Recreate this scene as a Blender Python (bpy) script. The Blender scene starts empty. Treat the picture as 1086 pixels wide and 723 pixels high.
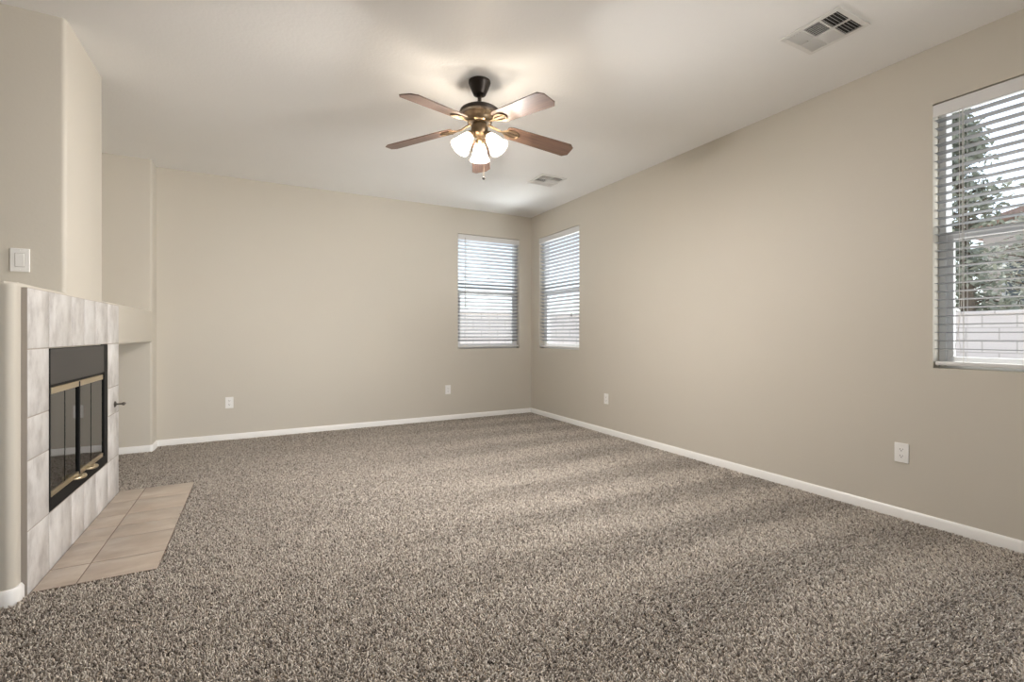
import bpy, bmesh, math, random
import numpy as np
from mathutils import Vector, Matrix

random.seed(7)
PI = math.pi
SC = bpy.context.scene
COL = SC.collection

# ------------------------------------------------------------------ camera, light, exposure
cam_d = bpy.data.cameras.new('camera')
cam_d.sensor_width = 36.0
cam_d.lens = 500.0 / 1086.0 * 36.0
cam_d.shift_y = -7.5 / 1086.0
cam_d.clip_start = 0.05
cam = bpy.data.objects.new('camera', cam_d)
cam.location = (0, 0, 1.10)
cam.rotation_euler = (PI / 2, 0, -0.4945)
COL.objects.link(cam)
SC.camera = cam

SC.view_settings.view_transform = 'Standard'
SC.view_settings.look = 'None'
SC.view_settings.gamma = 1.0
SC.view_settings.use_curve_mapping = False
SC.view_settings.exposure = 0.13
SC.cycles.max_bounces = 14
SC.cycles.diffuse_bounces = 8
SC.cycles.transparent_max_bounces = 24
SC.cycles.sample_clamp_indirect = 8.0
SC.cycles.use_denoising = True

world = bpy.data.worlds.new('sky')
SC.world = world
world.use_nodes = True
wn = world.node_tree
wn.nodes.clear()
sky = wn.nodes.new('ShaderNodeTexSky')
sky.sky_type = 'NISHITA'
sky.sun_disc = False
sky.sun_elevation = math.radians(57)
sky.sun_rotation = math.radians(77)
sky.dust_density = 1.2
sky.air_density = 0.8
bg = wn.nodes.new('ShaderNodeBackground')
SKY = 0.29
bg.inputs[1].default_value = SKY
wo = wn.nodes.new('ShaderNodeOutputWorld')
hz = wn.nodes.new('ShaderNodeHueSaturation')   # thin white cloud: a paler sky
hz.inputs['Saturation'].default_value = 0.45
wn.links.new(sky.outputs[0], hz.inputs['Color'])
wn.links.new(hz.outputs[0], bg.inputs[0])
wn.links.new(bg.outputs[0], wo.inputs[0])


def lamp(name, kind, loc, energy, color, rot=(0, 0, 0), **kw):
    d = bpy.data.lights.new(name, kind)
    d.energy = energy
    d.color = color
    for k, v in kw.items():
        setattr(d, k, v)
    o = bpy.data.objects.new(name, d)
    o.location = loc
    o.rotation_euler = rot
    COL.objects.link(o)
    return o


# high sun from the back right corner: it strikes the tops of the open slats and lights the ceiling off them
lamp('sun', 'SUN', (0, 0, 8), 8.0, (1.0, 0.96, 0.9),
     Vector((-0.50, -0.12, -0.86)).to_track_quat('-Z', 'Y').to_euler(), angle=0.01)
# added lamps: a beam from the patio door side, a fill from the rear
lamp('side_fill_beam', 'AREA', (3.54, -0.60, 1.2), 30, (1.0, 0.98, 0.96),
     Vector((-0.54, 0.84, 0.04)).to_track_quat('-Z', 'Y').to_euler(), spread=math.radians(62),
     shape='RECTANGLE', size=2.0, size_y=2.3)
lamp('rear_fill', 'AREA', (0.6, -3.14, 1.35), 6, (1.0, 0.97, 0.93), (PI / 2, 0, 0),
     shape='RECTANGLE', size=3.4, size_y=2.1)
# added unseen lamps on the ground outside the corner windows, brightening the ceiling
lamp('ground_fill_back', 'AREA', (2.75, 7.4, -0.10), 120, (0.98, 0.99, 1.0), Vector((0, -0.62, 0.78)).to_track_quat('-Z', 'Y').to_euler(),
     shape='RECTANGLE', size=3.0, size_y=2.0, spread=math.radians(120))
lamp('ground_fill_side', 'AREA', (5.2, 4.9, -0.10), 200, (0.98, 0.99, 1.0), Vector((-0.62, 0, 0.78)).to_track_quat('-Z', 'Y').to_euler(),
     shape='RECTANGLE', size=3.0, size_y=2.0, spread=math.radians(120))

# ------------------------------------------------------------------ room dimensions (metres)
XR, YB, H = 3.40, 5.735, 2.74        # right wall, back wall, ceiling
XL = -0.878                           # plaster face of the chimney breast
XN = -1.60                            # left wall behind the niches
YR = -3.10                            # rear wall
T = 0.16                              # wall thickness

# ------------------------------------------------------------------ helpers


class MB:
    """collects shapes in one bmesh and links them as one object"""

    def __init__(self):
        self.bm = bmesh.new()

    def box(self, a, b, bev=0.0, M=None, seg=2):
        x0, y0, z0 = a
        x1, y1, z1 = b
        vs = [self.bm.verts.new((x, y, z)) for x in (x0, x1) for y in (y0, y1) for z in (z0, z1)]
        fs = []
        for q in ((0, 1, 3, 2), (4, 6, 7, 5), (0, 4, 5, 1), (2, 3, 7, 6), (0, 2, 6, 4), (1, 5, 7, 3)):
            fs.append(self.bm.faces.new([vs[i] for i in q]))
        if bev:
            es = {e for f in fs for e in f.edges}
            r = bmesh.ops.bevel(self.bm, geom=list(es), offset=bev, segments=seg, affect='EDGES', profile=0.5)
            vs = list({v for f in r['faces'] for v in f.verts} | {v for v in vs if v.is_valid})
        if M is not None:
            for v in vs:
                v.co = M @ v.co
        return vs

    def prism(self, pts, z0, z1, bev=0.0, M=None, seg=2, which=None):
        """outline pts (x, y) extruded from z0 to z1; `which` = indices of vertical edges to round"""
        n = len(pts)
        lo = [self.bm.verts.new((p[0], p[1], z0)) for p in pts]
        hi = [self.bm.verts.new((p[0], p[1], z1)) for p in pts]
        fs = [self.bm.faces.new(lo[::-1]), self.bm.faces.new(hi)]
        for i in range(n):
            j = (i + 1) % n
            fs.append(self.bm.faces.new((lo[i], lo[j], hi[j], hi[i])))
        vs = lo + hi
        if bev:
            if which is None:
                es = list({e for f in fs for e in f.edges})
            else:
                es = [e for i in which for e in lo[i].link_edges if e.other_vert(lo[i]) is hi[i]]
            r = bmesh.ops.bevel(self.bm, geom=es, offset=bev, segments=seg, affect='EDGES', profile=0.5)
            vs = list({v for f in r['faces'] for v in f.verts} | {v for v in vs if v.is_valid})
        if M is not None:
            for v in vs:
                v.co = M @ v.co
        return vs

    def lathe(self, prof, n=32, M=None, close=True):
        """prof: (r, z) pairs revolved about z"""
        rings = []
        allv = []
        for r, z in prof:
            if r < 1e-6:
                v = [self.bm.verts.new((0, 0, z))]
            else:
                v = [self.bm.verts.new((r * math.cos(2 * PI * i / n), r * math.sin(2 * PI * i / n), z)) for i in range(n)]
            rings.append(v)
            allv += v
        for a, b in zip(rings, rings[1:]):
            for i in range(n):
                j = (i + 1) % n
                if len(a) == 1 and len(b) == 1:
                    break
                if len(a) == 1:
                    self.bm.faces.new((a[0], b[j], b[i]))
                elif len(b) == 1:
                    self.bm.faces.new((a[i], a[j], b[0]))
                else:
                    self.bm.faces.new((a[i], a[j], b[j], b[i]))
        if M is not None:
            for v in allv:
                v.co = M @ v.co
        return allv

    def tube(self, pts, r, n=10, closed=False, flat=1.0):
        """round tube along pts; r a number or one per point"""
        P = [Vector(p) for p in pts]
        m = len(P)
        R = r if isinstance(r, (list, tuple)) else [r] * m
        rings = []
        up = Vector((0, 0, 1))
        prev = None
        for i in range(m):
            if closed:
                t = (P[(i + 1) % m] - P[i - 1]).normalized()
            else:
                t = (P[min(i + 1, m - 1)] - P[max(i - 1, 0)]).normalized()
            if prev is None:
                a = up if abs(t.z) < 0.95 else Vector((1, 0, 0))
                u = (a - t * a.dot(t)).normalized()
            else:
                u = (prev - t * prev.dot(t)).normalized()
            prev = u
            w = t.cross(u)
            rings.append([self.bm.verts.new(P[i] + (u * math.cos(2 * PI * k / n) * flat + w * math.sin(2 * PI * k / n)) * R[i])
                          for k in range(n)])
        last = m if closed else m - 1
        for i in range(last):
            a, b = rings[i], rings[(i + 1) % m]
            for k in range(n):
                j = (k + 1) % n
                self.bm.faces.new((a[k], a[j], b[j], b[k]))
        if not closed:
            self.bm.faces.new(rings[0][::-1])
            self.bm.faces.new(rings[-1])
        return [v for g in rings for v in g]

    def ball(self, c, r, n=12, sc=(1, 1, 1)):
        prof = [(r * math.sin(PI * i / n), -r * math.cos(PI * i / n)) for i in range(n + 1)]
        prof[0] = (0, -r)
        prof[-1] = (0, r)
        M = Matrix.Translation(c) @ Matrix.Diagonal((*sc, 1))
        return self.lathe(prof, 2 * n, M)

    def build(self, name, mat, parent=None, smooth=None, rel=None):
        bmesh.ops.recalc_face_normals(self.bm, faces=self.bm.faces)
        me = bpy.data.meshes.new(name)
        self.bm.to_mesh(me)
        self.bm.free()
        if rel is not None:                      # express the mesh about its parent's base point
            me.transform(Matrix.Translation(-Vector(rel)))
        o = bpy.data.objects.new(name, me)
        COL.objects.link(o)
        if mat:
            me.materials.append(mat)
        if parent:
            o.parent = parent
        if smooth is not None:
            me.polygons.foreach_set('use_smooth', [True] * len(me.polygons))
            md = me
            try:
                md.set_sharp_from_angle(angle=math.radians(smooth))
            except Exception:
                pass
        return o


def thing(name, label, cat, loc=(0, 0, 0), rotz=0.0, group=None):
    o = bpy.data.objects.new(name, None)
    o.empty_display_size = 0.05
    COL.objects.link(o)
    o.location = loc
    o.rotation_euler = (0, 0, rotz)
    o['label'] = label
    o['category'] = cat
    if group:
        o['group'] = group
    return o


def struct(o):
    o['kind'] = 'structure'
    return o


# ------------------------------------------------------------------ materials


def mat(name, col, rough=0.6, metal=0.0, spec=0.5):
    m = bpy.data.materials.new(name)
    m.use_nodes = True
    b = m.node_tree.nodes['Principled BSDF']
    b.inputs['Base Color'].default_value = (*col, 1)
    b.inputs['Roughness'].default_value = rough
    b.inputs['Metallic'].default_value = metal
    b.inputs['Specular IOR Level'].default_value = spec
    return m


def nodes(m):
    t = m.node_tree
    return t, t.nodes, t.links, t.nodes['Principled BSDF']


def textured(name, stops, scale, rough, bump=0.0, bump_scale=None, detail=4.0, stretch=(1, 1, 1), spec=0.5, dist=0.002, noise_rough=0.5, island=0.0):
    """noise-mottled colour between the given stops, and a fine bump"""
    m = mat(name, stops[0][1], rough, 0, spec)
    t, N, L, b = nodes(m)
    tc = N.new('ShaderNodeTexCoord')
    mp = N.new('ShaderNodeMapping')
    mp.inputs['Scale'].default_value = stretch
    L.new(tc.outputs['Object'], mp.inputs[0])
    nz = N.new('ShaderNodeTexNoise')
    nz.inputs['Scale'].default_value = scale
    nz.inputs['Detail'].default_value = detail
    nz.inputs['Roughness'].default_value = noise_rough
    vec = mp.outputs[0]
    if island:
        g = N.new('ShaderNodeNewGeometry')
        ad = N.new('ShaderNodeVectorMath')
        ad.operation = 'MULTIPLY_ADD'
        cb = N.new('ShaderNodeCombineXYZ')
        for i in range(3):
            L.new(g.outputs['Random Per Island'], cb.inputs[i])
        ad.inputs[1].default_value = (37, 53, 71)
        L.new(cb.outputs[0], ad.inputs[0])
        L.new(mp.outputs[0], ad.inputs[2])
        vec = ad.outputs[0]
    L.new(vec, nz.inputs['Vector'])
    cr = N.new('ShaderNodeValToRGB')
    e = cr.color_ramp.elements
    e[0].position, e[0].color = stops[0][0], (*stops[0][1], 1)
    e[1].position, e[1].color = stops[-1][0], (*stops[-1][1], 1)
    for p, c in stops[1:-1]:
        q = e.new(p)
        q.color = (*c, 1)
    L.new(nz.outputs['Fac'], cr.inputs[0])
    out = cr.outputs[0]
    if island:
        hv = N.new('ShaderNodeHueSaturation')
        ml = N.new('ShaderNodeMapRange')
        ml.inputs['To Min'].default_value = 1 - island
        ml.inputs['To Max'].default_value = 1 + island
        L.new(g.outputs['Random Per Island'], ml.inputs[0])
        L.new(ml.outputs[0], hv.inputs['Value'])
        L.new(out, hv.inputs['Color'])
        out = hv.outputs[0]
    L.new(out, b.inputs['Base Color'])
    if bump:
        n2 = N.new('ShaderNodeTexNoise')
        n2.inputs['Scale'].default_value = bump_scale or scale
        n2.inputs['Detail'].default_value = 3
        L.new(tc.outputs['Object'], n2.inputs['Vector'])
        bp = N.new('ShaderNodeBump')
        bp.inputs['Strength'].default_value = bump
        bp.inputs['Distance'].default_value = dist
        L.new(n2.outputs['Fac'], bp.inputs['Height'])
        L.new(bp.outputs[0], b.inputs['Normal'])
    return m


WALLC = (0.615, 0.575, 0.503)
M_wall = textured('beige_paint', [(0.3, WALLC), (0.7, tuple(c * 1.02 for c in WALLC))], 1.3, 0.55, 0.12, 70, dist=0.003, spec=0.35)
M_ceil = textured('ceiling_paint', [(0.3, (0.89, 0.885, 0.875)), (0.7, (0.91, 0.905, 0.895))], 1.5, 0.8, 0.25, 55, dist=0.004, spec=0.2)
M_trim = mat('white_trim', (0.91, 0.90, 0.88), 0.35)
M_floorbase = textured('carpet_backing', [(0.35, (0.36, 0.32, 0.28)), (0.65, (0.56, 0.51, 0.45))], 220, 0.95, 0.4, 200, spec=0.1)
M_tile = textured('surround_tile', [(0.34, (0.47, 0.445, 0.43)), (0.5, (0.65, 0.63, 0.615)), (0.66, (0.76, 0.745, 0.735))], 6, 0.35, 0.06, 30,
                  detail=6, stretch=(1, 1.6, 1), noise_rough=0.62, island=0.05)
M_hearth = textured('hearth_tile', [(0.25, (0.36, 0.29, 0.235)), (0.5, (0.45, 0.375, 0.31)), (0.78, (0.58, 0.52, 0.455))], 5, 0.32, 0.05, 25,
                    detail=6, stretch=(1, 2.2, 1), noise_rough=0.62, island=0.06)
M_grout = mat('surround_grout', (0.42, 0.375, 0.33), 0.9)
M_hgrout = mat('hearth_grout', (0.22, 0.17, 0.135), 0.9)
M_black = mat('black_metal', (0.010, 0.010, 0.010), 0.55, 0.0, 0.15)
M_panel = mat('charcoal_panel', (0.05, 0.047, 0.044), 0.5)
M_fire = textured('firebrick', [(0.3, (0.05, 0.045, 0.04)), (0.7, (0.11, 0.10, 0.09))], 8, 0.9, 0.3, 30)
M_brass = mat('pale_brass', (0.66, 0.56, 0.40), 0.33, 1.0)
M_steel = mat('dark_steel', (0.16, 0.145, 0.13), 0.4, 0.9)
M_plastic = mat('white_plastic', (0.90, 0.89, 0.87), 0.35)
M_slot = mat('slot_dark', (0.03, 0.028, 0.025), 0.7)
M_vent = mat('vent_enamel', (0.78, 0.77, 0.75), 0.4)
M_duct = mat('duct_dark', (0.035, 0.032, 0.03), 0.8)
M_slat = mat('blind_slat_shaded', (0.31, 0.325, 0.35), 0.4)  # white slats coloured grey, their backlit shade put into the colour
M_val = mat('blind_valance_white', (0.74, 0.735, 0.73), 0.4)
M_vinyl = mat('window_vinyl', (0.78, 0.79, 0.80), 0.35)
M_cord = mat('blind_cord', (0.62, 0.61, 0.58), 0.8)
M_wand = mat('clear_wand', (0.42, 0.42, 0.41), 0.2)
M_bronze = mat('oil_rubbed_bronze', (0.03, 0.022, 0.017), 0.38, 0.55)
M_bronze2 = mat('antique_bronze', (0.20, 0.145, 0.09), 0.36, 0.85)


def wood(name, a, b_, rough):
    m = mat(name, a, rough)
    t, N, L, b = nodes(m)
    tc = N.new('ShaderNodeTexCoord')
    mp = N.new('ShaderNodeMapping')
    mp.inputs['Scale'].default_value = (1.2, 22, 22)
    L.new(tc.outputs['Object'], mp.inputs[0])
    nz = N.new('ShaderNodeTexNoise')
    nz.inputs['Scale'].default_value = 3.5
    nz.inputs['Detail'].default_value = 6
    nz.inputs['Distortion'].default_value = 0.8
    L.new(mp.outputs[0], nz.inputs['Vector'])
    cr = N.new('ShaderNodeValToRGB')
    cr.color_ramp.elements[0].position = 0.3
    cr.color_ramp.elements[0].color = (*a, 1)
    cr.color_ramp.elements[1].position = 0.7
    cr.color_ramp.elements[1].color = (*b_, 1)
    L.new(nz.outputs['Fac'], cr.inputs[0])
    L.new(cr.outputs[0], b.inputs['Base Color'])
    return m


M_blade = wood('walnut_blade', (0.085, 0.050, 0.036), (0.18, 0.11, 0.08), 0.46)


def thin_glass(name, tint, refl):
    """clear pane: mostly see-through, mirror share rising at grazing angles"""
    m = bpy.data.materials.new(name)
    m.use_nodes = True
    t = m.node_tree
    N, L = t.nodes, t.links
    N.clear()
    out = N.new('ShaderNodeOutputMaterial')
    mx = N.new('ShaderNodeMixShader')
    tr = N.new('ShaderNodeBsdfTransparent')
    tr.inputs[0].default_value = (*tint, 1)
    gl = N.new('ShaderNodeBsdfGlossy')
    gl.inputs['Roughness'].default_value = 0.02
    fr = N.new('ShaderNodeFresnel')
    fr.inputs[0].default_value = refl
    ge = N.new('ShaderNodeNewGeometry')          # mirror only on the face towards the ray, not again inside the pane
    sb_ = N.new('ShaderNodeMath')
    sb_.operation = 'SUBTRACT'
    sb_.use_clamp = True
    L.new(fr.outputs[0], sb_.inputs[0])
    L.new(ge.outputs['Backfacing'], sb_.inputs[1])
    L.new(sb_.outputs[0], mx.inputs[0])
    L.new(tr.outputs[0], mx.inputs[1])
    L.new(gl.outputs[0], mx.inputs[2])
    L.new(mx.outputs[0], out.inputs[0])
    return m


M_glass = thin_glass('window_glass', (0.93, 0.95, 0.95), 1.35)
M_fireglass = thin_glass('smoked_fire_glass', (0.42, 0.41, 0.39), 3.4)

# frosted bell shades: milky glass lit from inside by the bulb, so it lets light through
M_shade = bpy.data.materials.new('frosted_shade_glass')
M_shade.use_nodes = True
_t = M_shade.node_tree
_t.nodes.clear()
_o = _t.nodes.new('ShaderNodeOutputMaterial')
_a = _t.nodes.new('ShaderNodeBsdfTranslucent')
_a.inputs[0].default_value = (0.95, 0.88, 0.76, 1)
_b = _t.nodes.new('ShaderNodeBsdfGlossy')
_b.inputs[0].default_value = (0.9, 0.9, 0.9, 1)
_b.inputs['Roughness'].default_value = 0.25
_m = _t.nodes.new('ShaderNodeMixShader')
_m.inputs[0].default_value = 0.08
_t.links.new(_a.outputs[0], _m.inputs[1])
_t.links.new(_b.outputs[0], _m.inputs[2])
_c = _t.nodes.new('ShaderNodeBsdfTransparent')
_c.inputs[0].default_value = (1.0, 0.97, 0.92, 1)
_m2 = _t.nodes.new('ShaderNodeMixShader')
_m2.inputs[0].default_value = 0.18
_t.links.new(_m.outputs[0], _m2.inputs[1])
_t.links.new(_c.outputs[0], _m2.inputs[2])
_t.links.new(_m2.outputs[0], _o.inputs[0])
M_bulb = bpy.data.materials.new('lit_bulb')
M_bulb.use_nodes = True
_b = M_bulb.node_tree.nodes['Principled BSDF']
_b.inputs['Emission Color'].default_value = (1.0, 0.80, 0.52, 1)
_b.inputs['Emission Strength'].default_value = 25.0

# ------------------------------------------------------------------ structure: floor, ceiling, walls
mb = MB()
mb.box((XN - 1.6, YR - T, -0.16), (XR + T, YB + T, -0.014))
struct(mb.build('floor', M_floorbase))
mb = MB()
mb.box((XN - 1.6, YR - T, H), (XR + T + 0.3, YB + T + 0.3, H + 0.2))
struct(mb.build('ceiling', M_ceil))


def wall_with_holes(name, P, a0, a1, holes):
    """wall slab between a0 and a1 along the wall; P(a, d, z) maps along, depth, height to the room"""
    As = sorted({a0, a1, *[h[0] for h in holes], *[h[1] for h in holes]})
    Zs = sorted({-0.15, H, *[h[2] for h in holes], *[h[3] for h in holes]})
    bm = bmesh.new()
    cache = {}

    def V(a, d, z):
        k = (round(a, 4), d, round(z, 4))
        if k not in cache:
            cache[k] = bm.verts.new(P(a, d, z))
        return cache[k]

    def solid(i, j):
        if not (0 <= i < len(As) - 1 and 0 <= j < len(Zs) - 1):
            return False
        a, z = (As[i] + As[i + 1]) / 2, (Zs[j] + Zs[j + 1]) / 2
        return not any(h[0] < a < h[1] and h[2] < z < h[3] for h in holes)

    for i in range(len(As) - 1):
        for j in range(len(Zs) - 1):
            if not solid(i, j):
                continue
            a, b, z, w = As[i], As[i + 1], Zs[j], Zs[j + 1]
            for d in (0, T):
                bm.faces.new([V(a, d, z), V(b, d, z), V(b, d, w), V(a, d, w)])
            for di, dj, (p, q) in ((-1, 0, ((a, z), (a, w))), (1, 0, ((b, z), (b, w))), (0, -1, ((a, z), (b, z))), (0, 1, ((a, w), (b, w)))):
                if not solid(i + di, j + dj):
                    bm.faces.new([V(p[0], 0, p[1]), V(q[0], 0, q[1]), V(q[0], T, q[1]), V(p[0], T, p[1])])
    m = MB()
    m.bm.free()
    m.bm = bm
    return struct(m.build(name, M_wall))


PR = lambda a, d, z: (XR + d, a, z)          # right wall, a = Y
PB = lambda a, d, z: (a, YB + d, z)          # back wall, a = X
WZ0, WZ1 = 0.905, 2.412
WIN_NEAR = (0.50, 1.232)
WIN_CORNER = (4.603, 5.517)
WIN_BACK = (2.293, 3.207)
wall_with_holes('wall_right', PR, YR - T, YB + T, [(*WIN_NEAR, WZ0, WZ1), (*WIN_CORNER, WZ0, WZ1), (-1.60, 0.45, 0.03, 2.10)])
wall_with_holes('wall_back', PB, XN - T, XR, [(*WIN_BACK, WZ0, WZ1)])
wall_with_holes('wall_rear', lambda a, d, z: (a, YR - d, z), XN - 1.6, XR, [(-1.0, 3.0, 0.9, 2.3)])

# plaster mass on the left: chimney breast over the fireplace box, with a tall niche beyond it
YF0, YF1 = 2.665, 4.25     # fireplace box
YC0, YC1 = 3.262, 3.917    # chimney breast above the box
YN = 5.52                  # far side of the niches
ZS0, ZS1 = 1.022, 1.315    # ledge over the lower niche / top of the box
R_ = 0.02
FB = (2.964, 3.947, 0.27, 1.028)   # firebox opening in Y and Z


def arc_rect(x0, x1, y0, y1, which):
    """outline with the named corners at the x1 side to be rounded"""
    return [(x0, y0), (x1, y0), (x1, y1), (x0, y1)], which


mb = MB()
mb.prism([(XN, YC0), (XL, YC0), (XL, YC1), (XN, YC1)], ZS1 - 0.03, H, 0.022, seg=5, which=[1, 2])
struct(mb.build('wall_chimney', M_wall, smooth=40))
# lower box: built around the firebox opening, the outer near corner rounded
mb = MB()
arc = [(XL - 0.03 + 0.03 * math.cos(-PI / 2 + PI / 2 * i / 8), YF0 + 0.03 + 0.03 * math.sin(-PI / 2 + PI / 2 * i / 8)) for i in range(9)]
pv = mb.prism([(XN, YF0), *arc, (XL, FB[0]), (XN, FB[0])], -0.15, ZS1)
tops = pv[len(pv) // 2:]
rim = []
for a, b in zip(tops[:10], tops[1:11]):
    rim += [e for e in a.link_edges if e.other_vert(a) is b]
bmesh.ops.bevel(mb.bm, geom=rim, offset=0.016, segments=4, affect='EDGES', profile=0.5)
mb.prism([(XN, FB[1]), (XL, FB[1]), (XL, YF1), (XN, YF1)], -0.15, ZS1 - 0.02, 0.02, seg=5, which=[2])
mb.box((XN, FB[0], FB[3]), (XL, FB[1], ZS1 - 0.02))
mb.box((XN, FB[0], -0.15), (XL, FB[1], FB[2]))
mb.box((XN, FB[0], FB[2]), (-1.35, FB[1], FB[3]))
# cap with a rounded front edge, running on over the lower niche as the ledge
mb.prism([(XN, ZS0), (XL, ZS0), (XL, ZS1), (XN, ZS1)], YF1 - 0.02, YN, 0.018, seg=5, which=[1, 2],
         M=Matrix(((1, 0, 0, 0), (0, 0, 1, 0), (0, 1, 0, 0), (0, 0, 0, 1))))
mb.prism([(XN, ZS1 - 0.06), (XL, ZS1 - 0.06), (XL, ZS1), (XN, ZS1)], FB[0], YF1, 0.016, seg=4, which=[2],
         M=Matrix(((1, 0, 0, 0), (0, 0, 1, 0), (0, 1, 0, 0), (0, 0, 0, 1))))
struct(mb.build('wall_fireplace', M_wall, smooth=40))
mb = MB()
mb.prism([(XN, YN), (XL, YN), (XL, YB), (XN, YB)], -0.15, H, 0.02, seg=5, which=[1])
struct(mb.build('wall_niche', M_wall, smooth=40))
mb = MB()
mb.box((XN - T, YC0 + T, -0.15), (XN, YB, H))
mb.box((XN - T - 1.6, YR, -0.15), (XN - 1.6, YC0 + T, H))
mb.box((XN - 1.6, YC0, -0.15), (XN, YC0 + T, H))
mb.box((XN - 1.6, YF0, -0.15), (XN, YC0, ZS1))
struct(mb.build('wall_left', M_wall))

# ------------------------------------------------------------------ baseboards
BH, BT = 0.056, 0.013


def base_run(name, pts, inward):
    """baseboard following the wall foot pts; inward = side offset sign"""
    n = len(pts)
    P = [Vector((p[0], p[1], 0)) for p in pts]
    prof = [(0.0, -0.014), (BT, -0.014), (BT, BH - 0.014), (BT * 0.55, BH - 0.004), (BT * 0.35, BH), (0.0, BH)]
    bm = bmesh.new()
    rings = []
    for i in range(n):
        d1 = (P[i] - P[i - 1]).normalized() if i else (P[1] - P[0]).normalized()
        d2 = (P[i + 1] - P[i]).normalized() if i < n - 1 else d1
        n1 = Vector((-d1.y, d1.x, 0)) * inward
        n2 = Vector((-d2.y, d2.x, 0)) * inward
        mm = (n1 + n2)
        mm = mm / max(mm.dot(n1), 0.2)
        rings.append([bm.verts.new(P[i] + mm * u + Vector((0, 0, z))) for u, z in prof])
    for a, b in zip(rings, rings[1:]):
        for k in range(len(prof)):
            j = (k + 1) % len(prof)
            bm.faces.new((a[k], a[j], b[j], b[k]))
    bm.faces.new(rings[0][::-1])
    bm.faces.new(rings[-1])
    m = MB()
    m.bm.free()
    m.bm = bm
    return struct(m.build(name, M_trim, smooth=50))


def corner(cx, cy, r, a0, a1, n=6):
    return [(cx + r * math.cos(a0 + (a1 - a0) * i / n), cy + r * math.sin(a0 + (a1 - a0) * i / n)) for i in range(n + 1)]


base_run('baseboard_right', [(XR, 0.47), (XR, YB)], 1)
base_run('baseboard_back', [(XL, YB), (XR, YB)], -1)
base_run('baseboard_niche', [(XN, YN), *corner(XL - 0.02, YN + 0.02, 0.02, -PI / 2, 0), (XL, YB - BT)], -1)
base_run('baseboard_niche_side', [(XN, YF1), *corner(XL - 0.02, YF1 - 0.02, 0.02, PI / 2, 0), (XL, YF1 - 0.03)], 1)
base_run('baseboard_left', [(XN - 1.6, YF0), *corner(XL - 0.03, YF0 + 0.03, 0.03, -PI / 2, 0), (XL, 2.724)], -1)

# ------------------------------------------------------------------ carpet: cut frieze pile, one tuft mesh of its own
rng = np.random.default_rng(3)


def band(x, y):
    """lay of the pile left by the vacuum cleaner, -1..1, in room coordinates"""
    dx, dy = math.cos(math.radians(-8)), math.sin(math.radians(-8))
    u = -x * dy + y * dx
    v = x * dx + y * dy
    s = np.sin(2 * PI * (u / 0.56 + 0.16 * np.sin(v * 1.5 + 0.5) + 0.12 * np.sin(u * 2.1 + v * 0.7)))
    s = np.tanh(2.2 * s)
    w = np.clip((v - 0.2) / 1.4, 0.15, 1.0)
    big = 0.5 * np.sin(x * 2.3 + 1.1 * np.sin(y * 1.7)) * np.sin(y * 1.9 + 0.8 * np.sin(x * 1.3 + 2))
    return s * w * 0.75 + big * 0.5


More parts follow.
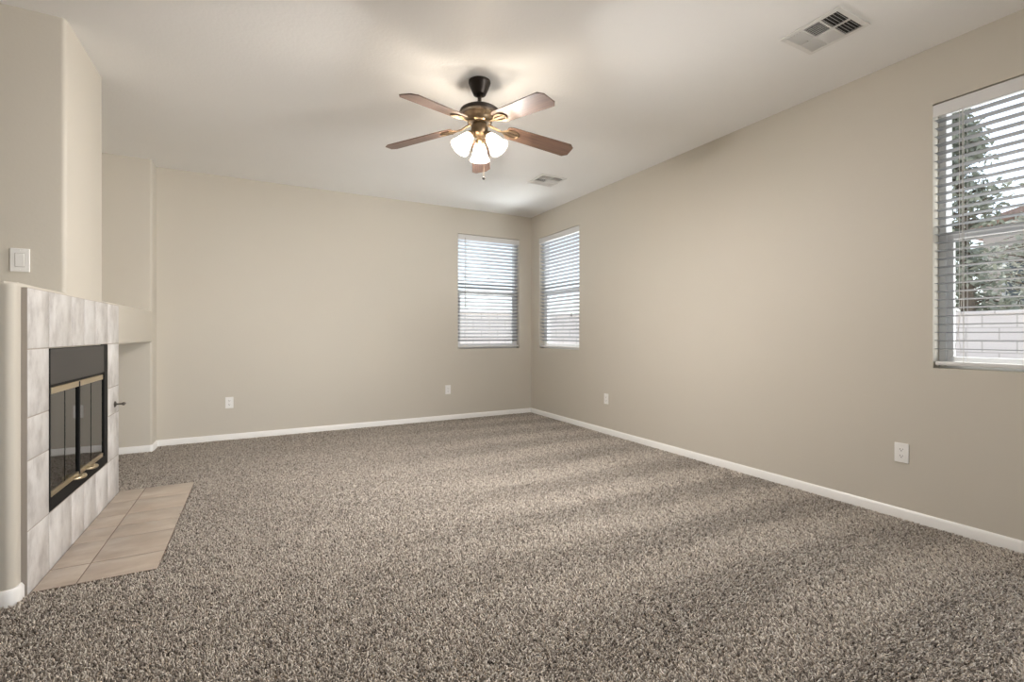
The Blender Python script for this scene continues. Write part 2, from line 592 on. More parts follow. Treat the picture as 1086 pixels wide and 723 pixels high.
def make_carpet():
    sp = 0.0074
    xs = np.arange(XN - 1.59, XR - 0.006, sp)
    ys = np.arange(0.3, YB - 0.008, sp)
    X, Y = np.meshgrid(xs, ys)
    X = (X + rng.uniform(-0.42, 0.42, X.shape) * sp).ravel()
    Y = (Y + rng.uniform(-0.42, 0.42, Y.shape) * sp).ravel()
    keep = (X < XR - 0.008) & (Y < YB - 0.008)
    keep &= ~((X < -0.412) & (Y > 2.742) & (Y < 4.229))            # hearth
    keep &= ~((X < XL + 0.012) & (Y > YF0 - 0.010) & (Y < YF1 + 0.012))   # fireplace box
    keep &= ~((X < XL + 0.012) & (Y > YN - 0.012))                  # niche jamb
    keep &= (Y > 0.20 * X - 0.1)                                   # out to the side of the room that can be seen
    keep &= ~((X < XN + 0.006) & (Y > YF0 - 0.010)) & ((X > -1.6) | (Y > 0.9))
    X, Y = X[keep], Y[keep]
    n = len(X)
    ang = rng.uniform(0, 2 * PI, n)
    lean = rng.uniform(0.05, 0.95, n)
    b = band(X, Y)
    hgt = rng.uniform(0.009, 0.0165, n)
    rad = rng.uniform(0.0024, 0.0036, n)
    # the lay: tufts lean along +Y or -Y by swath
    lx, ly = np.cos(ang) * lean, np.sin(ang) * lean + b * 0.35
    k = 3
    verts = np.zeros((n, 2 * k + 1, 3), np.float32)
    ph = rng.uniform(0, 2 * PI, n)
    for i in range(k):
        a = ph + 2 * PI * i / k
        verts[:, i] = np.stack([X + rad * np.cos(a), Y + rad * np.sin(a), np.full(n, -0.014)], 1)
        verts[:, k + i] = np.stack([X + lx * hgt * 0.45 + rad * 1.15 * np.cos(a + 0.5), Y + ly * hgt * 0.45 + rad * 1.15 * np.sin(a + 0.5),
                                    -0.014 + hgt * 0.68 + 0 * X], 1)
    cur = rng.uniform(-0.5, 0.5, (2, n))
    verts[:, 2 * k] = np.stack([X + (lx * 1.1 + cur[0] * 0.5) * hgt, Y + (ly * 1.1 + cur[1] * 0.5) * hgt, -0.014 + hgt], 1)
    base = (np.arange(n) * (2 * k + 1))[:, None]
    quads = np.concatenate([base + np.array([i, (i + 1) % k, k + (i + 1) % k, k + i]) for i in range(k)], 0).reshape(-1, 4)
    tris = np.concatenate([base + np.array([k + i, k + (i + 1) % k, 2 * k]) for i in range(k)], 0).reshape(-1, 3)
    me = bpy.data.meshes.new('carpet')
    nv = n * (2 * k + 1)
    me.vertices.add(nv)
    me.vertices.foreach_set('co', verts.reshape(-1))
    nl = quads.size + tris.size
    me.loops.add(nl)
    me.loops.foreach_set('vertex_index', np.concatenate([quads.ravel(), tris.ravel()]).astype(np.int32))
    npoly = len(quads) + len(tris)
    me.polygons.add(npoly)
    st = np.concatenate([np.arange(len(quads)) * 4, quads.size + np.arange(len(tris)) * 3]).astype(np.int32)
    me.polygons.foreach_set('loop_start', st)
    me.update(calc_edges=True)
    me.polygons.foreach_set('use_smooth', np.ones(npoly, bool))
    # yarn colours: flecked taupe, each tuft its own shade
    pal = np.array([(0.66, 0.615, 0.555), (0.52, 0.47, 0.415), (0.40, 0.355, 0.31), (0.285, 0.25, 0.218), (0.16, 0.137, 0.12), (0.57, 0.51, 0.44)])
    idx = rng.choice(len(pal), n, p=[0.2, 0.24, 0.2, 0.14, 0.08, 0.14])
    c = 1.05 * pal[idx] * rng.uniform(0.88, 1.12, n)[:, None] * (1 + 0.10 * b)[:, None]
    col = np.ones((n, 2 * k + 1, 4), np.float32)
    col[:, :, :3] = np.clip(c, 0, 1)[:, None, :]
    at = me.attributes.new('yarn', 'FLOAT_COLOR', 'POINT')
    at.data.foreach_set('color', col.reshape(-1))
    m = mat('carpet_yarn', (0.4, 0.35, 0.3), 0.9, 0, 0.1)
    t, N, L, bs = nodes(m)
    a = N.new('ShaderNodeAttribute')
    a.attribute_name = 'yarn'
    L.new(a.outputs['Color'], bs.inputs['Base Color'])
    me.materials.append(m)
    o = bpy.data.objects.new('carpet', me)
    COL.objects.link(o)
    o['kind'] = 'stuff'
    o['label'] = 'flecked taupe frieze carpet pile with vacuum tracks covering the floor'
    o['category'] = 'carpet'
    return o


make_carpet()

# ------------------------------------------------------------------ windows (structure) and blinds (things)


def pbox(mb, P, a0, a1, d0, d1, z0, z1, bev=0.0):
    c = [P(a0, d0, z0), P(a1, d1, z1)]
    lo = tuple(min(c[0][i], c[1][i]) for i in range(3))
    hi = tuple(max(c[0][i], c[1][i]) for i in range(3))
    return mb.box(lo, hi, bev)


def window(name, P, a0, a1):
    zr = 1.66
    m = MB()
    w = 0.035
    for (x0, x1, z0, z1) in ((a0, a0 + w, WZ0, WZ1), (a1 - w, a1, WZ0, WZ1), (a0 + w, a1 - w, WZ0, WZ0 + w), (a0 + w, a1 - w, WZ1 - w, WZ1)):
        pbox(m, P, x0, x1, 0.075, 0.15, z0, z1, 0.004)
    root = struct(m.build(name, M_vinyl))
    m = MB()                      # lower sash, nearer the room
    s = 0.03
    b0, b1, z0, z1 = a0 + w, a1 - w, WZ0 + w, zr + 0.02
    for (x0, x1, c0, c1) in ((b0, b0 + s, z0, z1), (b1 - s, b1, z0, z1), (b0 + s, b1 - s, z0, z0 + s), (b0 + s, b1 - s, z1 - 0.042, z1)):
        pbox(m, P, x0, x1, 0.082, 0.108, c0, c1, 0.003)
    sash = m.build('sash', M_vinyl, root)
    m = MB()
    pbox(m, P, b0, b1, 0.112, 0.142, zr - 0.02, zr + 0.018, 0.003)
    m.build('sash_rail', M_vinyl, root)
    m = MB()
    pbox(m, P, b0 + s, b1 - s, 0.094, 0.097, z0 + s, z1 - 0.042)
    m.build('pane', M_glass, sash)
    m = MB()
    pbox(m, P, b0, b1, 0.126, 0.129, zr + 0.018, WZ1 - w)
    m.build('pane', M_glass, root)
    return root


def blind(label, P, a0, a1, tilt, n_ladders, wand=None, cord=None, loose=False):
    """horizontal 2-inch slat blind set inside the window reveal"""
    g = 0.006
    a0, a1 = a0 + g, a1 - g
    base = P((a0 + a1) / 2, 0.03, WZ0)
    root = thing('window_blind', label, 'blind', base, 0, 'window blinds')
    m = MB()
    pbox(m, P, a0 - 0.004, a1 + 0.004, -0.006, 0.006, 2.332, 2.402, 0.003)
    m.build('valance', M_val, root, rel=base)
    m = MB()
    pbox(m, P, a0 + 0.004, a1 - 0.004, 0.009, 0.055, 2.352, 2.398, 0.003)
    m.build('head_rail', M_val, root, rel=base)
    # slats
    m = MB()
    z = 2.318
    hw = 0.0245
    zl = []
    while z > 0.972:
        # bowed cross-section, d = depth from room face
        prof = []
        for i in range(5):
            q = -1 + i / 2
            d = q * hw
            h = 0.0022 * (1 - q * q)
            dd = d * math.cos(tilt) + h * math.sin(tilt)
            zz = -d * math.sin(tilt) + h * math.cos(tilt)
            prof.append((0.032 + dd, z + zz))
        th = 0.0028
        ring = prof + [(d, q - th) for d, q in prof[::-1]]
        lo = [m.bm.verts.new(P(a0, d, q)) for d, q in ring]
        hi = [m.bm.verts.new(P(a1, d, q)) for d, q in ring]
        k = len(ring)
        for i in range(k):
            j = (i + 1) % k
            m.bm.faces.new((lo[i], lo[j], hi[j], hi[i]))
        m.bm.faces.new(lo)
        m.bm.faces.new(hi[::-1])
        zl.append(z)
        z -= 0.0465
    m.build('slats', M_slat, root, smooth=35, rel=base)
    m = MB()
    pbox(m, P, a0, a1, 0.008, 0.056, 0.922, 0.944, 0.005)
    m.build('bottom_rail', M_val, root, rel=base)
    L = a1 - a0
    for i in range(n_ladders):
        a = a0 + 0.125 + (L - 0.25) * i / (n_ladders - 1)
        m = MB()
        for d in (0.0055, 0.0585):
            m.tube([P(a, d, 0.94), P(a, d, 2.352)], 0.0011, 6)
        m.tube([P(a + 0.006, 0.032, 0.94), P(a + 0.006, 0.032, 2.352)], 0.0009, 6)
        m.build('ladder_cord', M_cord, root, rel=base)
    if wand is not None:
        m = MB()
        a, zb = wand
        m.tube([P(a, -0.010, 2.36), P(a, -0.012, 2.33), P(a, -0.012, zb)], 0.0042, 8)
        m.tube([P(a, -0.012, zb), P(a, -0.012, zb - 0.05)], [0.0055, 0.0065], 8)
        m.build('tilt_wand', M_wand, root, rel=base)
    if cord is not None:
        a, zb = cord
        m = MB()
        if loose:
            pts1 = [P(a, -0.010, 2.34), P(a + 0.002, -0.010, 1.3), P(a + 0.010, -0.011, 1.18), P(a + 0.035, -0.012, zb + 0.02), P(a + 0.055, -0.012, zb)]
            pts2 = [P(a + 0.012, -0.010, 2.34), P(a + 0.012, -0.010, 1.35), P(a + 0.016, -0.011, 1.1), P(a + 0.005, -0.012, zb + 0.03), P(a + 0.04, -0.012, zb + 0.004)]
        else:
            pts1 = [P(a, -0.010, 2.34), P(a + 0.003, -0.010, zb)]
            pts2 = [P(a + 0.008, -0.010, 2.34), P(a + 0.004, -0.010, zb)]
        m.tube(pts1, 0.0012, 6)
        m.tube(pts2, 0.0012, 6)
        c = m.build('pull_cord', M_cord, root, rel=base)
        if not loose:
            m = MB()
            M_ = Matrix.Translation(P(a + 0.0035, -0.011, zb - 0.045))
            m.lathe([(0, 0), (0.011, 0.0), (0.012, 0.006), (0.0075, 0.035), (0.0035, 0.046), (0, 0.048)], 12, M_)
            m.build('tassel', M_wand, c, smooth=40, rel=base)
    return root


window('window_1', PB, *WIN_BACK)
window('window_2', PR, *WIN_CORNER)
window('window_3', PR, *WIN_NEAR)
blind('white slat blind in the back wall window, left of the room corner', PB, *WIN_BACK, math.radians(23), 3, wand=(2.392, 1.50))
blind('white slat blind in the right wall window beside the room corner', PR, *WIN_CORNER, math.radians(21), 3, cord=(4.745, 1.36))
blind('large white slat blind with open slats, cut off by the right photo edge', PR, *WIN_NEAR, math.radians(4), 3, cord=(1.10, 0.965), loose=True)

# unseen patio door and rear window, added behind the camera to let light in
m = MB()
for a in (-1.60, -0.60, 0.40):
    m.box((XR + 0.05, a, 0.03), (XR + 0.11, a + 0.05, 2.10), 0.004)
m.box((XR + 0.05, -1.55, 0.03), (XR + 0.11, 0.40, 0.09), 0.004)
m.box((XR + 0.05, -1.55, 2.04), (XR + 0.11, 0.40, 2.10), 0.004)
d1 = struct(m.build('door_1', M_vinyl))
m = MB()
m.box((XR + 0.075, -1.55, 0.09), (XR + 0.079, 0.40, 2.04))
m.build('pane', M_glass, d1)
m = MB()
for a in (-2.6, -0.75, 1.1, 2.95):
    m.box((a, YR - 0.10, 0.05), (a + 0.05, YR - 0.03, 2.5), 0.004)
m.box((-2.55, YR - 0.10, 0.05), (2.95, YR - 0.03, 0.10), 0.004)
m.box((-2.55, YR - 0.10, 2.45), (2.95, YR - 0.03, 2.5), 0.004)
w4 = struct(m.build('window_4', M_vinyl))

# ------------------------------------------------------------------ fireplace
XT = -0.857
FY = [2.727, 2.962, 3.265, 3.468, 3.685, 3.947, 4.213]
FZL = [-0.012, 0.262, 0.561, 0.744, 1.035]
fp_base = (XL, 3.45, 0.0)
fp = thing('fireplace', 'gas fireplace with greyish tile surround, black metal frame, glass doors and tiled hearth', 'fireplace', fp_base)
gr = 0.0024


def ytile(mb, y0, y1, z0, z1):
    mb.box((XL + 0.004, y0 + gr, z0 + gr), (XT, y1 - gr, z1 - gr), 0.0022, seg=2)


m = MB()
for a, b in zip(FY, FY[1:]):
    ytile(m, a, b, 1.035, 1.298)
for i, (a, b) in enumerate(zip(FY, FY[1:])):
    ytile(m, a, b, FZL[0], FZL[1])
for a, b in zip(FZL[1:], FZL[2:]):
    ytile(m, FY[0], FY[1], a, b)
    ytile(m, FY[5], FY[6], a, b)
m.build('surround_tiles', M_tile, fp, smooth=30, rel=fp_base)
m = MB()
x0, x1 = XL + 0.0005, XT - 0.0016
for (a, b, c, d) in ((FY[0], FY[6], 1.035, 1.297), (FY[0], FY[6], -0.012, 0.262), (FY[0], FY[1], 0.262, 1.035), (FY[5], FY[6], 0.262, 1.035)):
    m.box((x0, a + 0.001, c), (x1, b - 0.001, d))
m.build('grout', M_grout, fp, rel=fp_base)
# hearth
HX = [XT + 0.001, -0.708, -0.415]
HY = [2.746, 2.962, 3.265, 3.462, 3.668, 3.947, 4.226]
m = MB()
for i in range(2):
    for a, b in zip(HY, HY[1:]):
        m.box((HX[i] + gr, a + gr, -0.016), (HX[i + 1] - gr, b - gr, -0.003), 0.0022)
hearth = m.build('hearth', M_hearth, fp, smooth=30, rel=fp_base)
m = MB()
m.box((HX[0], HY[0] + 0.001, -0.0155), (HX[2] - 0.001, HY[-1] - 0.001, -0.0052))
m.build('hearth_grout', M_hgrout, hearth, rel=(0, 0, 0) if False else fp_base)
# black steel face: outer frame, hood panel on top, bottom strip
fy0, fy1, fz0, fz1 = FB[0] + 0.003, FB[1] - 0.003, FB[2] - 0.004, FB[3] + 0.004
m = MB()
m.box((XL - 0.06, fy0, fz0), (XT + 0.001, fy0 + 0.012, fz1), 0.002)
m.box((XL - 0.06, fy1 - 0.075, fz0), (XT - 0.002, fy1, fz1), 0.002)
m.box((XL - 0.06, fy0 + 0.012, fz0), (XT + 0.001, fy1 - 0.075, fz0 + 0.062), 0.002)
m.box((XL - 0.06, fy0 + 0.012, 0.846), (XT - 0.006, fy1 - 0.075, 0.858), 0.002)
m.build('metal_frame', M_black, fp, rel=fp_base)
m = MB()
m.box((XL - 0.05, fy0 + 0.012, 0.858), (XT - 0.003, fy1 - 0.045, fz1 - 0.003), 0.003)
m.build('hood_panel', M_panel, fp, rel=fp_base)
# firebox lining and logs grate
m = MB()
bx = -1.33
m.box((bx, FB[0] + 0.06, 0.33), (bx + 0.015, FB[1] - 0.1, 0.85))
m.box((bx, FB[0] + 0.02, 0.31), (XL - 0.07, FB[1] - 0.02, 0.33))
m.box((bx, FB[0] + 0.02, 0.85), (XL - 0.07, FB[1] - 0.02, 0.87))
m.box((bx, FB[0] + 0.02, 0.33), (XL - 0.07, FB[0] + 0.04, 0.85))
m.box((bx, FB[1] - 0.04, 0.33), (XL - 0.07, FB[1] - 0.02, 0.85))
m.build('firebox', M_fire, fp, rel=fp_base)
# two bifold glass doors
DY = [2.982, 3.176, 3.376, 3.600, 3.818]
DZ0, DZ1 = 0.332, 0.846
for i in (0, 2):
    ya, yb, yc = DY[i], DY[i + 1], DY[i + 2]
    e = 0.006 if i == 0 else 0.0
    m = MB()
    m.box((XT - 0.014, ya, DZ0), (XT + 0.004, yc - 0.004, DZ0 + 0.024), 0.002)
    door = m.build('glass_door', M_brass, fp, rel=fp_base)
    m = MB()
    m.box((XT - 0.014, ya, DZ1 - 0.030), (XT + 0.004, yc - 0.004, DZ1), 0.002)
    m.build('top_rail', M_brass, door, rel=fp_base)
    for (p, q) in ((ya, yb), (yb, yc)):
        m = MB()
        m.box((XT - 0.008, p + 0.0022, DZ0 + 0.024), (XT - 0.003, q - 0.0035, DZ1 - 0.030))
        m.build('glass_pane', M_fireglass, door, rel=fp_base)
    m = MB()
    m.box((XT - 0.009, yb - 0.003, DZ0 + 0.024), (XT - 0.0018, yb + 0.003, DZ1 - 0.03))
    ym = yc if i == 0 else ya
    m.box((XT - 0.012, ym - (0.013 if i == 0 else 0.0), DZ0 + 0.004), (XT + 0.005, ym + (0.0 if i == 0 else 0.007), DZ1 - 0.003), 0.001)
    m.build('edge_strip', M_black, door, rel=fp_base)
    yh = DY[2] - 0.055 if i == 0 else DY[2] + 0.155
    m = MB()                                    # crescent pull on the bottom rail
    pts = [(XT + 0.004 + 0.034 * math.sin(PI * k / 12), yh + 0.05 * -math.cos(PI * k / 12), DZ0 + 0.006) for k in range(13)]
    m.tube(pts, [0.005 + 0.004 * math.sin(PI * k / 12) for k in range(13)], 10)
    Mx = Matrix.Translation((XT + 0.004, yh, DZ0 + 0.012)) @ Matrix.Rotation(PI / 2, 4, 'Y')
    m.lathe([(0, 0), (0.014, 0), (0.013, 0.006), (0.006, 0.010), (0.006, 0.022), (0.010, 0.026), (0.008, 0.032), (0, 0.034)], 16, Mx)
    m.build('handle', M_brass, door, smooth=45, rel=fp_base)

# gas key stuck in its escutcheon on the right tile leg
kb = (XT, 4.105, 0.622)
key = thing('gas_valve_key', 'small dark metal gas key sticking out of the fireplace tile leg', 'gas key', kb)
RY = Matrix.Translation(kb) @ Matrix.Rotation(PI / 2, 4, 'Y')
m = MB()
m.lathe([(0, 0), (0.021, 0), (0.021, 0.003), (0.016, 0.007), (0.009, 0.010), (0, 0.010)], 20, RY)
m.build('escutcheon', M_steel, key, smooth=40, rel=kb)
m = MB()
m.lathe([(0, 0.008), (0.006, 0.008), (0.006, 0.040), (0.010, 0.042), (0.012, 0.048), (0.009, 0.055), (0, 0.057)], 14, RY)
stem = m.build('stem', M_steel, key, smooth=40, rel=kb)
m = MB()
m.tube([(XT + 0.049, 4.105 - 0.021, 0.622), (XT + 0.049, 4.105, 0.622), (XT + 0.049, 4.105 + 0.021, 0.622)], [0.008, 0.006, 0.008], 10)
m.build('grip', M_steel, key, smooth=40, rel=kb)

# ------------------------------------------------------------------ ceiling fan
FX, FYc = 1.27, 2.80
fan = thing('ceiling_fan', 'five-blade walnut ceiling fan with dark bronze motor and three lit frosted shades', 'ceiling fan', (FX, FYc, H))
# parts are built about the ceiling point, z down
m = MB()
m.lathe([(0, 0), (0.071, 0), (0.072, -0.008), (0.069, -0.02), (0.066, -0.024), (0.060, -0.045), (0.047, -0.072), (0.041, -0.086), (0.032, -0.090), (0, -0.090)], 40)
m.build('canopy', M_bronze, fan, smooth=35)
m = MB()
m.lathe([(0, -0.088), (0.022, -0.088), (0.024, -0.096), (0.0125, -0.102), (0.0125, -0.158), (0.020, -0.161), (0.022, -0.168), (0, -0.168)], 24)
m.build('downrod', M_bronze, fan, smooth=35)
m = MB()
m.lathe([(0, -0.164), (0.030, -0.165), (0.070, -0.170), (0.108, -0.180), (0.127, -0.193), (0.131, -0.205), (0.127, -0.215), (0.110, -0.221), (0, -0.221)], 56)
m.build('motor_housing', M_bronze, fan, smooth=35)
m = MB()
m.lathe([(0, -0.221), (0.104, -0.221), (0.098, -0.231), (0.086, -0.241), (0.079, -0.261), (0.080, -0.268), (0.072, -0.274), (0, -0.274)], 48)
m.build('motor_skirt', M_bronze2, fan, smooth=35)
m = MB()
m.lathe([(0, -0.274), (0.045, -0.274), (0.045, -0.290), (0.055, -0.294), (0.056, -0.312), (0.053, -0.338), (0.040, -0.356), (0.022, -0.363), (0.012, -0.371), (0.012, -0.381), (0.006, -0.389), (0, -0.390)], 36)
m.build('switch_housing', M_bronze2, fan, smooth=35)

BZ0, BZ1, BR = -0.288, -0.362, 0.660     # blade axis heights at the hub and at the tip
slope = math.atan2(BZ0 - BZ1, BR - 0.10)
pitch = math.radians(12)
blade0 = None
for k in range(5):
    az = math.radians(64.5 + 72 * k)
    # local frame: x outwards along the blade, +y = anticlockwise
    Mb = Matrix.Rotation(az, 4, 'Z') @ Matrix.Translation((0.10, 0, BZ0)) @ Matrix.Rotation(slope, 4, 'Y') @ Matrix.Rotation(-pitch, 4, 'X')
    if blade0 is None:
        m = MB()
        out = [(0.085, -0.046), (0.098, -0.056), (0.125, -0.0615), (0.535, -0.071), (0.566, -0.042), (0.566, 0.042), (0.535, 0.071), (0.125, 0.0615), (0.098, 0.056), (0.085, 0.046)]
        m.prism(out, -0.003, 0.003, 0.0015)
        bl = m.build('blade', M_blade, fan)
        m = MB()
        loop = []
        for i in range(24):
            t = 2 * PI * i / 24
            r = 1 + 0.22 * math.cos(t)
            loop.append((0.118 + 0.056 * math.cos(t), 0.030 * r * math.sin(t), -0.0075))
        m.tube(loop, 0.0065, 8, closed=True, flat=0.7)
        m.tube([(-0.045, 0, 0.012), (-0.01, 0, 0.004), (0.03, 0, -0.008), (0.066, 0, -0.009)], [0.013, 0.011, 0.010, 0.009], 10, flat=0.6)
        m.tube([(0.066, 0, -0.008), (0.12, 0, -0.008), (0.17, 0, -0.0075)], [0.007, 0.0085, 0.006], 8, flat=0.6)
        for sx, sy in ((0.104, 0.032), (0.104, -0.032), (0.168, 0.0)):
            m.ball((sx, sy, -0.011), 0.0055, 6, (1, 1, 0.5))
        ir = m.build('blade_iron', M_bronze2, bl, smooth=45)
        blade0 = (bl, ir)
    else:
        bl = blade0[0].copy()
        COL.objects.link(bl)
        bl.parent = fan
        ir = blade0[1].copy()
        COL.objects.link(ir)
        ir.parent = bl
    bl.matrix_local = Mb
# three light arms with bell shades
for k, azd in enumerate((65, 185, 305)):
    az = math.radians(azd)
    Ma = Matrix.Rotation(az, 4, 'Z') @ Matrix.Translation((0.048, 0, -0.336)) @ Matrix.Rotation(math.radians(-38), 4, 'Y')
    m = MB()   # socket cup, pointing down and out (local -z)
    m.lathe([(0, 0.02), (0.012, 0.02), (0.014, -0.012), (0.026, -0.022), (0.0275, -0.044), (0.024, -0.044), (0, -0.030)], 24, Ma)
    arm = m.build('lamp_holder', M_bronze2, fan, smooth=40)
    m = MB()
    po = [(0.027, -0.040), (0.030, -0.050), (0.038, -0.068), (0.044, -0.090), (0.047, -0.112), (0.052, -0.132), (0.062, -0.150), (0.066, -0.156)]
    m.lathe(po + [(r - 0.0028, z) for r, z in po[::-1]] + [po[0]], 36, Ma)
    m.build('lamp_shade', M_shade, arm, smooth=60)
    m = MB()
    m.lathe([(0, -0.034), (0.012, -0.036), (0.013, -0.046), (0.017, -0.056), (0.018, -0.064), (0.014, -0.073), (0.006, -0.078), (0, -0.079)], 20, Ma)
    m.build('bulb', M_bulb, arm, smooth=60)
    p = Matrix.Translation((FX, FYc, H)) @ Ma @ Vector((0, 0, -0.124))
    lamp('fan_bulb_light', 'POINT', p, 90.0, (1.0, 0.955, 0.915), shadow_soft_size=0.034)
m = MB()
m.tube([(0.012, -0.03, -0.358), (0.014, -0.034, -0.38), (0.014, -0.034, -0.625)], 0.0016, 6)
ch = m.build('pull_chain', M_bronze2, fan)
m = MB()
m.ball((0.014, -0.034, -0.635), 0.0105, 8)
m.build('chain_fob', M_bronze, ch, smooth=60)

# ------------------------------------------------------------------ ceiling vents


def vent(label, x0, x1, y0, y1):
    base = ((x0 + x1) / 2, (y0 + y1) / 2, H)
    root = thing('ceiling_vent', label, 'vent', base, 0, 'ceiling air vents')
    hx, hy = (x1 - x0) / 2, (y1 - y0) / 2
    ix, iy = hx - 0.027, hy - 0.027
    m = MB()
    for (a, b, c, d) in ((-hx, -ix, -hy, hy), (ix, hx, -hy, hy), (-ix, ix, -hy, -iy), (-ix, ix, iy, hy)):
        m.box((a, c, -0.009), (b, d, -0.0005), 0.003)
    m.box((-0.005, -iy, -0.010), (0.005, iy, -0.002), 0.001)
    for s in (-1, 1):
        m.box((-ix, s * iy / 3 - 0.004, -0.010), (ix, s * iy / 3 + 0.004, -0.002), 0.001)
    m.build('frame', M_vent, root)
    m = MB()
    m.box((-ix, -iy, -0.0015), (ix, iy, -0.0005))
    m.build('duct_opening', M_duct, root)
    m = MB()
    n = 5
    for s in (-1, 1):                            # end thirds throw air along y, the middle third along x
        for half in (-1, 1):
            xa, xb = (-ix, -0.005) if half < 0 else (0.005, ix)
            for i in range(n):
                yc = s * (iy / 3 + 0.004 + (iy * 2 / 3 - 0.004) * (i + 0.5) / n)
                Mx = Matrix.Translation((0, yc, -0.006)) @ Matrix.Rotation(-s * math.radians(52), 4, 'X')
                m.box((xa, -0.0078, -0.0006), (xb, 0.0078, 0.0006), M=Mx)
    for half in (-1, 1):
        for i in range(n + 2):
            xc = half * (0.005 + (ix - 0.005) * (i + 0.5) / (n + 2))
            Mx = Matrix.Translation((xc, 0, -0.006)) @ Matrix.Rotation(half * math.radians(52), 4, 'Y')
            m.box((-0.0085, -iy / 3 + 0.004, -0.0006), (0.0085, iy / 3 - 0.004, 0.0006), M=Mx)
    m.build('louvers', M_vent, root)
    return root


vent('square white ceiling vent nearest the camera, above the right wall window', 2.556, 2.850, 1.293, 1.602)
vent('square white ceiling vent farther back, near the corner windows', 2.560, 2.868, 4.100, 4.412)

# ------------------------------------------------------------------ outlets and switch


def rounded_plate(mb, w, h, t, M):
    vs = mb.box((-w / 2, -h / 2, 0), (w / 2, h / 2, t), 0.0022, M=M, seg=3)
    return vs


def outlet_proto():
    root = thing('wall_outlet', '', 'outlet', (0, 0, 0), 0, 'white wall outlets')
    I = Matrix.Identity(4)
    # built in local x (across), z (up), facing -y
    F = Matrix(((1, 0, 0, 0), (0, 0, -1, 0), (0, 1, 0, 0), (0, 0, 0, 1)))
    m = MB()
    rounded_plate(m, 0.072, 0.116, 0.006, F)
    m.build('cover_plate', M_plastic, root)
    for s in (-1, 1):
        m = MB()
        pts = []
        for i in range(24):
            t = 2 * PI * i / 24
            pts.append((0.0165 * math.cos(t), max(-0.0125, min(0.0125, 0.0165 * math.sin(t))) + s * 0.0195))
        m.prism(pts, 0.0055, 0.0078, M=F)
        rc = m.build('receptacle', M_plastic, root)
        m = MB()
        for (px, w, h) in ((-0.0065, 0.0024, 0.0085), (0.0065, 0.0024, 0.0072)):
            m.box((px - w / 2, s * 0.0195 + 0.003 - h / 2, 0.0076), (px + w / 2, s * 0.0195 + 0.003 + h / 2, 0.0081), M=F)
        m.lathe([(0, 0.0076), (0.0028, 0.0076), (0.0028, 0.0081), (0, 0.0081)], 12, F @ Matrix.Translation((0, s * 0.0195 - 0.0068, 0)))
        m.build('slots', M_slot, rc)
    m = MB()
    m.lathe([(0, 0.0055), (0.0032, 0.0055), (0.0028, 0.0072), (0, 0.0075)], 12, F)
    m.build('screw', M_plastic, root)
    return root


def copy_tree(o, parent=None):
    c = o.copy()
    COL.objects.link(c)
    c.parent = parent
    for ch in list(o.children):
        copy_tree(ch, c)
    return c


proto = outlet_proto()
spots = [((XR, 1.379, 0.388), -PI / 2, 'white double outlet on the right wall nearest the camera, below the large window'),
         ((XR, 4.100, 0.382), -PI / 2, 'white double outlet on the right wall near the far corner'),
         ((-0.261, YB, 0.383), 0, 'white double outlet on the back wall, nearer the fireplace'),
         ((2.154, YB, 0.383), 0, 'white double outlet on the back wall, nearer the window and corner')]
for i, (loc, rz, lab) in enumerate(spots):
    o = proto if i == 0 else copy_tree(proto)
    o.location = loc
    o.rotation_euler = (0, 0, rz)
    o['label'] = lab

sb = (-1.052, YC0, 1.471)
sw = thing('light_switch', 'white rocker light switch on the wall above the fireplace box', 'light switch', sb)
F = Matrix(((1, 0, 0, 0), (0, 0, -1, 0), (0, 1, 0, 0), (0, 0, 0, 1)))
m = MB()
rounded_plate(m, 0.073, 0.117, 0.006, F)
m.build('cover_plate', M_plastic, sw)
m = MB()
m.box((-0.0185, -0.035, 0.0052), (0.0185, 0.035, 0.0064), 0.0004, M=F)
m.build('rocker_surround', mat('switch_shadow_gap', (0.45, 0.43, 0.40), 0.6), sw)
m = MB()
m.box((-0.0165, -0.033, 0.004), (0.0165, 0.033, 0.0085), 0.001, M=F @ Matrix.Rotation(math.radians(2.5), 4, 'X'))
m.build('rocker', M_plastic, sw)
for s in (-1, 1):
    m = MB()
    m.lathe([(0, 0.0055), (0.003, 0.0055), (0.0026, 0.007), (0, 0.0072)], 12, F @ Matrix.Translation((0, s * 0.048, 0)))
    m.build('screw', M_plastic, sw)

# ------------------------------------------------------------------ the yard outside
M_ground = textured('yard_gravel', [(0.3, (0.42, 0.38, 0.33)), (0.7, (0.55, 0.50, 0.45))], 30, 0.95)
m = MB()
m.box((XR + T, -30, -0.25), (45, 45, -0.17))
m.box((-20, YB + T, -0.25), (XR + T, 45, -0.17))
struct(m.build('ground', M_ground))


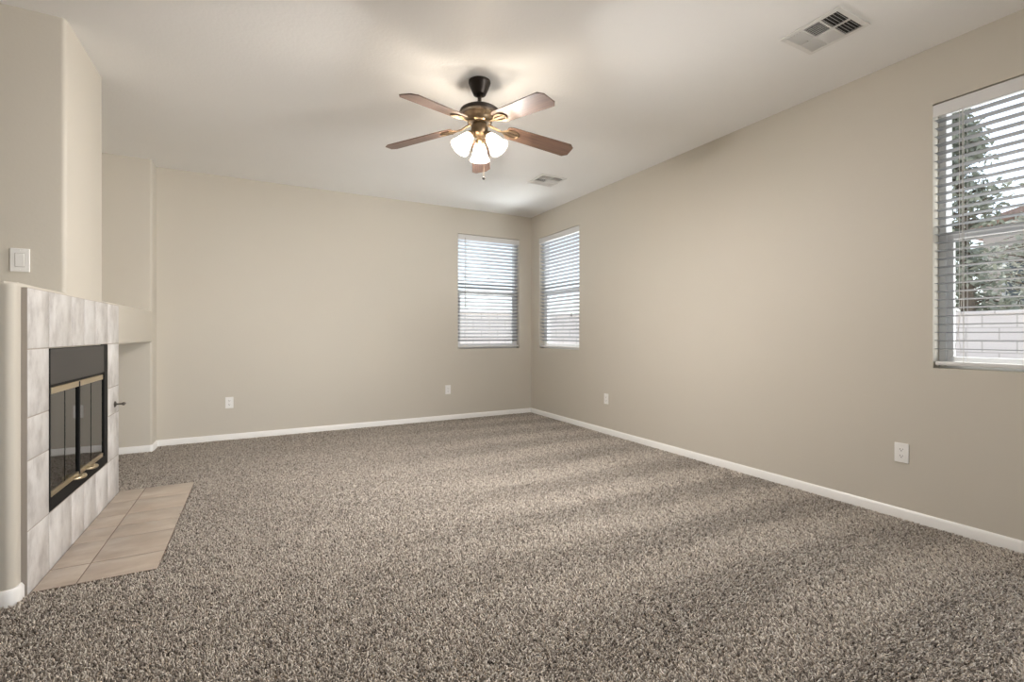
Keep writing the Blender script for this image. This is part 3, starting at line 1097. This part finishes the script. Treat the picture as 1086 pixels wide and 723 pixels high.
def block_mat():
    mm = mat('concrete_block', (0.6, 0.57, 0.56), 0.9, 0, 0.1)
    t, N, L, b = nodes(mm)
    tc = N.new('ShaderNodeTexCoord')
    br = N.new('ShaderNodeTexBrick')
    br.inputs['Color1'].default_value = (0.86, 0.83, 0.84, 1)
    br.inputs['Color2'].default_value = (0.80, 0.77, 0.785, 1)
    br.inputs['Mortar'].default_value = (0.62, 0.60, 0.60, 1)
    br.inputs['Scale'].default_value = 1.0
    br.inputs['Mortar Size'].default_value = 0.010
    br.inputs['Brick Width'].default_value = 0.40
    br.inputs['Row Height'].default_value = 0.20
    sp = N.new('ShaderNodeSeparateXYZ')
    cb = N.new('ShaderNodeCombineXYZ')
    ad = N.new('ShaderNodeMath')
    ad.operation = 'ADD'
    L.new(tc.outputs['Object'], sp.inputs[0])
    L.new(sp.outputs['X'], ad.inputs[0])
    L.new(sp.outputs['Y'], ad.inputs[1])
    L.new(ad.outputs[0], cb.inputs[0])
    L.new(sp.outputs['Z'], cb.inputs[1])
    L.new(cb.outputs[0], br.inputs['Vector'])
    L.new(br.outputs['Color'], b.inputs['Base Color'])
    return mm


M_block = block_mat()
m = MB()
m.box((10.3, -14, -0.17), (10.5, 9.6, 1.42))
m.box((10.26, -14, 1.42), (10.54, 9.6, 1.47), 0.01)
struct(m.build('wall_yard_side', M_block))
m = MB()
m.box((-12, 9.6, -0.17), (10.5, 9.8, 1.55))
m.box((-12, 9.56, 1.55), (10.54, 9.84, 1.60), 0.01)
struct(m.build('wall_yard_back', M_block))

M_leaf1 = textured('leaf_green', [(0.3, (0.22, 0.245, 0.20)), (0.7, (0.38, 0.41, 0.34))], 3, 0.7)
M_leaf2 = textured('leaf_grey_green', [(0.3, (0.34, 0.36, 0.31)), (0.7, (0.58, 0.59, 0.53))], 3, 0.7)
M_bark = textured('bark', [(0.3, (0.10, 0.08, 0.065)), (0.7, (0.2, 0.165, 0.13))], 12, 0.9, 0.4, 20)


def tree(label, loc, height, shape, n_branch, n_leaf, leaf, lm, seed, group='trees beyond the block wall'):
    """trunk, limbs and a crown of separate leaf blades; shape(t) = crown radius at height share t"""
    rnd = random.Random(seed)
    root = thing('tree', label, 'tree', loc, 0, group)
    m = MB()
    tp = [(0, 0, -0.1)]
    for i in range(1, 9):
        t = i / 8
        tp.append((0.12 * math.sin(3 * t + seed), 0.12 * math.cos(2.3 * t + seed) - 0.12, height * 0.95 * t))
    m.tube(tp, [0.13 * (1 - 0.92 * i / 8) * height / 5 for i in range(9)], 8)
    ends = []
    m2 = MB()
    for i in range(n_branch):
        t = 0.15 + 0.83 * (i + rnd.random()) / n_branch
        a = rnd.uniform(0, 2 * PI)
        r = shape(t) * rnd.uniform(0.65, 1.05)
        z = height * 0.95 * t
        f = min(t * 8, 7.99)
        j = int(f)
        p0 = Vector(tp[j]).lerp(Vector(tp[j + 1]), f - j)
        p1 = p0 + Vector((math.cos(a) * r * 0.5, math.sin(a) * r * 0.5, 0.10 * r + 0.05))
        p2 = p0 + Vector((math.cos(a) * r, math.sin(a) * r, rnd.uniform(-0.05, 0.35) * r))
        m2.tube([p0, p1, p2], [0.03, 0.018, 0.005], 5)
        ends.append((p0, p1, p2))
    m.build('trunk', M_bark, root, smooth=60)
    m2.build('branches', M_bark, root, smooth=60)
    m3 = MB()
    for i in range(n_leaf):
        p0, p1, p2 = rnd.choice(ends)
        s = rnd.uniform(0.25, 1.05)
        q = p0.lerp(p1, s * 2) if s < 0.5 else p1.lerp(p2, s * 2 - 1)
        q = q + Vector((rnd.gauss(0, 0.10), rnd.gauss(0, 0.10), rnd.gauss(0, 0.09)))
        d = Vector((rnd.gauss(0, 1), rnd.gauss(0, 1), rnd.gauss(-0.2, 0.8))).normalized()
        w = d.cross(Vector((rnd.gauss(0, 1), rnd.gauss(0, 1), rnd.gauss(0, 1)))).normalized()
        l = leaf * rnd.uniform(0.7, 1.4)
        v = [m3.bm.verts.new(c) for c in (q, q + d * l * 0.5 + w * l * 0.2, q + d * l, q + d * l * 0.5 - w * l * 0.2)]
        m3.bm.faces.new(v)
    m3.build('foliage', lm, root)
    return root


tree('tall narrow dark green tree beyond the block wall, left side of the right window', (11.9, 3.98, -0.1), 5.9,
     lambda t: 0.80 * (1 - t) ** 0.7 + 0.10, 90, 5200, 0.13, M_leaf1, 3)
tree('low spreading grey-green tree beyond the block wall, right of the narrow tree', (15.2, 3.5, -0.1), 4.0,
     lambda t: 1.5 * math.sqrt(max(0.05, 1 - (2 * t - 1.05) ** 2)), 80, 3800, 0.14, M_leaf2, 8)
tree('bushy grey-green tree beyond the block wall, behind the narrow tree', (15.6, 6.9, -0.1), 3.9,
     lambda t: 1.5 * math.sqrt(max(0.05, 1 - (2 * t - 1.05) ** 2)), 80, 3800, 0.14, M_leaf2, 12)

# neighbouring house far beyond the trees
hb = (18.0, 0.0, 0)
house = thing('neighbor_house', 'pale stucco house with low gable roof far beyond the block wall', 'house', hb)
M_stucco = mat('pale_stucco', (0.62, 0.56, 0.53), 0.9)
M_roof = textured('roof_tile', [(0.3, (0.33, 0.24, 0.21)), (0.7, (0.45, 0.33, 0.29))], 12, 0.9, 0.5, 20)
m = MB()
m.prism([(-4.2, 0.0), (5.4, 0.0), (5.4, 4.2), (0.6, 5.4), (-4.2, 4.2)], 18.0, 27.0,
        M=Matrix(((0, 0, 1, -18.0), (1, 0, 0, 0), (0, 1, 0, -0.17), (0, 0, 0, 1))))
m.build('house_wall', M_stucco, house)
m = MB()
for s in (-1, 1):
    p = [(0.6, 5.45), (0.6 + s * 5.3, 4.12), (0.6 + s * 5.3, 4.27), (0.6, 5.62)]
    m.prism(p, 17.6, 27.4, M=Matrix(((0, 0, 1, -18.0), (1, 0, 0, 0), (0, 1, 0, -0.17), (0, 0, 0, 1))))
m.build('roof', M_roof, house)
m = MB()
m.box((-0.06, 3.6, 1.9), (0.04, 5.0, 3.1), 0.01)
wf = m.build('house_window', M_vinyl, house)
m = MB()
m.box((-0.075, 3.68, 1.98), (-0.055, 4.92, 3.02))
m.build('house_pane', mat('dark_pane', (0.1, 0.12, 0.14), 0.1), wf)
